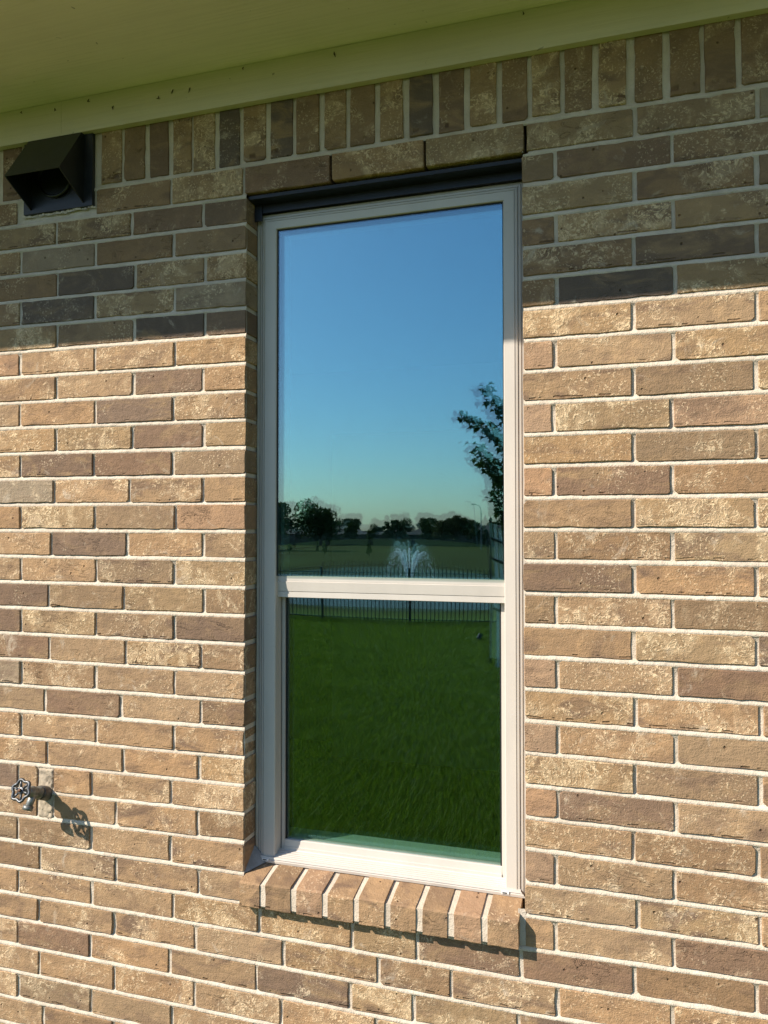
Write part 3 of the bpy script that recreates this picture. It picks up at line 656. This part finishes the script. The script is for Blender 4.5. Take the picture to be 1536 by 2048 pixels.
tall = tree_meshes(21, 5.4, 1.3, .5, 10, 1700, .20, M['leaf_a'])
GT = 'trees on the far bank'
def g(x, y): return (x, y, float(gz(np.array(x), np.array(-y))) - .05)
put_tree('oak_tree', oak, g(-46.2, -112), 1.0, .3, 'broad rounded green oak on the far bank near the left of the upper pane', GT)
put_tree('oak_tree', oak2, g(-54.6, -112), 1.06, 1.1, 'dark tree cut off by the left edge of the upper pane', GT)
put_tree('small_tree', bush, g(-52.8, -146), .95, .5, 'small dark tree between the oak and the middle of the far bank', GT)
put_tree('small_tree', bush, g(-50.2, -152), .62, 2.5, 'low shrubby tree right of the small dark tree on the bank', GT)
put_tree('bare_tree', tall, g(-46.0, -150), .95, .9, 'thin upright tree behind the left side of the fountain spray', GT)
put_tree('bare_tree', tall, g(-44.3, -150), 1.02, 2.2, 'tallest thin tree behind the fountain spray', GT)
put_tree('bare_tree', tall, g(-42.7, -150), .93, 4.2, 'thin tree just left of the brown gabled house', GT)
put_tree('round_tree', bush, g(-37.6, -151), .98, 1.2, 'round dark tree beside the brown gabled house', GT)
put_tree('round_tree', bush, g(-34.9, -151), .98, 3.2, 'round dark tree left of the brown tree group', GT)
put_tree('brown_tree', brown, g(-31.6, -140), .98, .4, 'brownish tree at the left of the group by the street lamp', GT)
put_tree('brown_tree', brown, g(-29.4, -140), 1.08, 2.4, 'tallest brownish tree of the group by the street lamp', GT)
put_tree('brown_tree', brown, g(-27.2, -140), 1.0, 4.4, 'brownish tree nearest the street lamp', GT)
for i, (xx_, s) in enumerate(((-25.2, .9), (-23.4, .78), (-21.3, .92), (-19.3, .85), (-17.4, .9))):
    put_tree('conifer', tall, g(xx_, -136 + i), s, i*1.3, ['pointed dark evergreen left of the street lamp pole', 'short pointed evergreen under the street lamp', 'pointed evergreen right behind the street lamp pole', 'pointed evergreen between the lamp pole and the maple', 'pointed evergreen hidden partly by the maple leaves'][i], 'evergreens at the right of the far bank')
for (xx_, yy_, s, lb) in ((-36.2, -90, .30, 'spindly sapling on the bank near the oak'), (-28.6, -85, .32, 'spindly sapling left of the fountain'), (-42.0, -92, .28, 'spindly sapling below the oak'), (-22.8, -84, .3, 'spindly sapling right of the fountain')):
    put_tree('sapling', tall, g(xx_, yy_), s, xx_, lb, 'saplings on the far bank')
ORD = ['leftmost', 'second', 'third', 'fourth', 'fifth', 'sixth', 'seventh', 'eighth', 'ninth', 'tenth', 'eleventh', 'rightmost']
for i in range(12):
    put_tree('distant_tree', (oak, oak2)[i % 2], g(-86 + i*5.4 + (i*7 % 3), -186 - (i*37 % 17)), .56 + .09*(i*5 % 4), i*1.7, ORD[i] + ' distant tree' + (' from the left' if 0 < i < 11 else '') + ' in the far row behind the roofs', 'distant trees behind the roofs')

# houses beyond the bank
def far_house(name, x, y, w, dpt, hw, hr, label, hip=True, mat=None):
    z = float(gz(np.array(x), np.array(-y))); t_ = thing(name, (x, y, z), label, 'house', 'houses beyond the pond')
    MB().box(x-w/2, x+w/2, y-dpt, y, z-.3, z+hw).build('wall', mat or M['house_wall'], t_)
    e = .5; r_ = w/2 - dpt/2 if hip else w/2 + e
    v = [(x-w/2-e, y+e, z+hw), (x+w/2+e, y+e, z+hw), (x+w/2+e, y-dpt-e, z+hw), (x-w/2-e, y-dpt-e, z+hw), (x-max(r_, .3), y-dpt/2, z+hr), (x+max(r_, .3), y-dpt/2, z+hr)]
    rf = MB().add(v, [(0,1,5,4),(1,2,5),(2,3,4,5),(3,0,4),(3,2,1,0)]).build('roof', M['house_roof'], t_)
    for q in (-.32, 0.02, .30):
        wd_ = MB().box(x+q*w-.55, x+q*w+.55, y-.02, y+.03, z+.9, z+2.1).build('window', M['pane'], t_)
        MB().box(x+q*w-.62, x+q*w+.62, y+.03, y+.05, z+2.1, z+2.18).box(x+q*w-.62, x+q*w+.62, y+.03, y+.05, z+.82, z+.9).build('frame', M['white'], wd_)
    dr = MB().box(x-.16*w-.45, x-.16*w+.45, y-.02, y+.04, z-.02, z+2.05).build('door', M['cedar'], t_)
far_house('far_house', -63.0, -161, 14, 9, 1.9, 3.75, 'grey roofed house partly hidden by the oak')
far_house('far_house', -50.5, -166, 9, 8, 1.8, 2.9, 'low house with the flattest roof beyond the pond')
far_house('far_house', -39.4, -156, 8.5, 8, 1.9, 4.0, 'brown house with a peaked roof behind the fountain')
far_house('far_house', -78.0, -161, 13, 9, 2.0, 4.2, 'house at the left edge of the upper pane behind the cut off tree')
far_house('far_house', -27.0, -160, 13, 9, 2.0, 3.9, 'house behind the brown tree group')
bf = thing('board_fence', (-45, -138, -1.5), 'long brown board fence at the top of the far bank', 'fence')
for i in range(30):
    xx_ = -95 + i*2.9; zz = float(gz(np.array(xx_), np.array(138.)))
    MB().box(xx_, xx_+2.88, -138.05, -138, zz-.1, zz+1.15).build('fence_panel', M['cedar'], bf)
# street lamp
lp_ = thing('street_lamp', g(-21.3, -120), 'tall street lamp with one curved arm right of the brown trees', 'lamp')
zb_ = lp_.location.z; xt = -21.3
mb = MB().bar((xt, -120, zb_), (xt, -120, 4.4), .10, .07, 8); mb.tube([(xt, -120, 4.3), (xt-.05, -120, 4.85), (xt-.35, -120, 5.3), (xt-.8, -120, 5.5)], [.06, .05, .045, .04], 6); mb.build('pole', M['galv'], lp_)
MB().box(xt-1.55, xt-.78, -120.12, -119.88, 5.44, 5.58).build('lamp_head', M['galv'], lp_)

# fountain in the pond
fo = thing('fountain', (-12.66, -45, -2.18), 'white spraying pond fountain of arching jets beyond the fence', 'fountain')
MB().lathe((-12.66, -45, -2.2), (0, 0, 1), [(.5, 0), (.5, .12), (.2, .2), (.12, .3)], 16).build('float', M['black'], fo)
t = NT('spray'); t.set(Base_Color=(.85, .90, .92), Roughness=.4); tr = t.node('BsdfTransparent'); tl = t.node('BsdfTranslucent', {'Color': (.85, .9, .92)})
m1 = t.node('MixShader', {0: .5, 1: t.b.outputs[0], 2: tl.outputs[0]}); nz_ = t.mapr(t.noise(t.node('NewGeometry').outputs['Position'], 9, 3), .35, .65, .45, .95)
m2 = t.node('MixShader', {0: nz_, 1: tr.outputs[0], 2: m1.outputs[0]}); t.l.new(m2.outputs[0], t.out.inputs[0]); M['spray'] = t.m
drops = MB()
for i in range(9):
    a_ = i*2*math.pi/9 + .25; tops = 2.05 + .45*random.random(); sp_ = 1.3 + .45*random.random(); pts = []; rad_ = []
    def arc(q): return .08 + sp_*q, -2.12 + tops*4*(q*.96)*(1 - q*.96)
    for s in range(11):
        q = s/10*.62; rr, zz = arc(q)
        pts.append((-12.75 + rr*math.cos(a_), -45 + rr*math.sin(a_), zz)); rad_.append(.055 - .035*q/.62)
    MB().tube(pts, rad_, 5).build('jet', M['spray'], fo, True)
    for k in range(260):
        q = random.uniform(.2, 1.0); rr, zz = arc(q); rr += random.gauss(0, .05 + .06*q); zz -= abs(random.gauss(0, .05 + .5*q*q))
        if zz < -2.15: continue
        p = Vector((-12.75 + rr*math.cos(a_) + random.gauss(0, .05), -45 + rr*math.sin(a_) + random.gauss(0, .05), zz)); s_ = random.uniform(.008, .022)
        drops.add([p + Vector((s_, 0, -s_)), p + Vector((-s_, s_, -s_)), p + Vector((-s_, -s_, -s_)), p + Vector((0, 0, 2*s_))], [(0,1,2),(0,3,1),(1,3,2),(2,3,0)])
o = drops.build('spray', M['spray'], fo); o['kind'] = 'stuff'

# young maple near the right of the lawn
TR = Vector((-1.22, -8.0, 0)); zb_ = float(gz(np.array(TR.x), np.array(8.)))
mp = thing('maple_tree', (TR.x, TR.y, zb_), 'young maple with pointed leaves at the right edge of the upper pane', 'tree')
MB().tube([(TR.x, TR.y, zb_-.1), (TR.x+.02, TR.y, 1.2), (TR.x-.02, TR.y, 2.4), (TR.x-.05, TR.y, 3.3)], [.045, .038, .026, .008], 8).build('trunk', M['bark'], mp, True)
tips = [(-1.70, -7.9, 3.36), (-1.97, -8.0, 3.03), (-1.88, -8.2, 2.66), (-1.74, -7.8, 2.42), (-1.58, -8.0, 2.24), (-1.64, -8.1, 1.99), (-1.6, -7.7, 2.85), (-1.5, -8.3, 3.2),
        (-.75, -8.1, 3.1), (-.6, -7.9, 2.7), (-.7, -8.3, 2.3), (-1.2, -8.6, 2.8), (-1.25, -7.4, 2.5), (-1.1, -8.1, 3.6), (-1.35, -8.6, 2.2), (-.9, -7.5, 2.9), (-1.45, -8.0, 1.72)]
br = MB(); lv = MB()
LEAF = [(0, 0), (.18, -.06), (.50, .10), (.34, .22), (.56, .52), (.28, .46), (.16, .62), (0, 1.0), (-.16, .62), (-.28, .46), (-.56, .52), (-.34, .22), (-.50, .10), (-.18, -.06)]
for tp in tips:
    tp = Vector(tp) + Vector((.06, 0, 0)); st = Vector((TR.x - .02, TR.y, tp.z - .35 - .2*random.random())); md = st.lerp(tp, .55) + Vector((0, 0, -.02))
    br.tube([st, md, tp], [.010, .007, .003], 5)
    for k in range(115):
        q = .25 + .8*random.random(); c = st.lerp(md, q/.55) if q < .55 else md.lerp(tp, (q-.55)/.45)
        c = c + Vector((random.gauss(0, .04), random.gauss(0, .06), random.gauss(-.01, .032)))
        s = random.uniform(.06, .105)
        u = Vector((random.gauss(0, 1), random.gauss(0, 1), random.gauss(-.5, .6))).normalized(); nrm = Vector((random.gauss(0, .7), random.gauss(0, .7), 1)).normalized(); w_ = u.cross(nrm).normalized(); n_ = w_.cross(u)
        lv.add([c + u*(py_*s) + w_*(px_*s) + n_*(abs(px_)*s*.25 - py_*py_*s*.15) for px_, py_ in LEAF], [tuple(range(14))])
br.build('branch', M['bark'], mp, True); lv.build('crown', M['maple'], mp)

# small things on the lawn
sl = thing('spotlight', (-2.55, -12.6, float(gz(np.array(-2.55), np.array(12.6)))), 'small black garden spotlight staked in the lawn before the fence', 'lamp'); zb_ = sl.location.z
MB().bar((-2.55, -12.6, zb_-.1), (-2.55, -12.6, zb_+.06), .008).build('stake', M['iron'], sl)
MB().lathe((-2.58, -12.56, zb_+.05), (.35, -.5, .8), [(.030, 0), (.042, .03), (.048, .12), (.040, .12), (.036, .1)], 14).build('lamp_head', M['iron'], sl)
# leaning white trellis with dark bars, and a dark garden pole, under the maple
zz = float(gz(np.array(-1.5), np.array(8.8)))
tr_ = thing('trellis', (-1.52, -8.8, zz), 'leaning white trellis with dark cross bars at the right edge of the upper pane', 'trellis')
for i, (xa, xb) in enumerate(((-1.62, -1.66), (-1.53, -1.60), (-1.44, -1.53), (-1.35, -1.45))):
    v = [(xa-.022, -8.8, zz), (xa+.022, -8.8, zz), (xb+.022, -8.75, 1.62-.05*i), (xb-.022, -8.75, 1.62-.05*i)]
    MB().add(v + [(p[0], p[1]-.02, p[2]) for p in v], [(0,1,2,3),(7,6,5,4),(0,4,5,1),(1,5,6,2),(2,6,7,3),(3,7,4,0)]).build('slat', M['white'], tr_)
for z in (1.36, 1.08, .4): MB().bar((-1.70, -8.72, z+.06), (-1.33, -8.72, z-.08), .018, n=6).build('cross_bar', M['bark'], tr_)
po = thing('garden_pole', (-1.80, -9.2, zz), 'thin dark garden pole left of the white trellis', 'pole')
MB().bar((-1.80, -9.2, zz-.1), (-1.80, -9.2, 1.66), .016, n=8).build('shaft', M['iron'], po); MB().lathe((-1.80, -9.2, 1.66), (0, 0, 1), [(.016, 0), (.028, .02), (.02, .05), (.004, .07)], 10).build('finial', M['iron'], po)
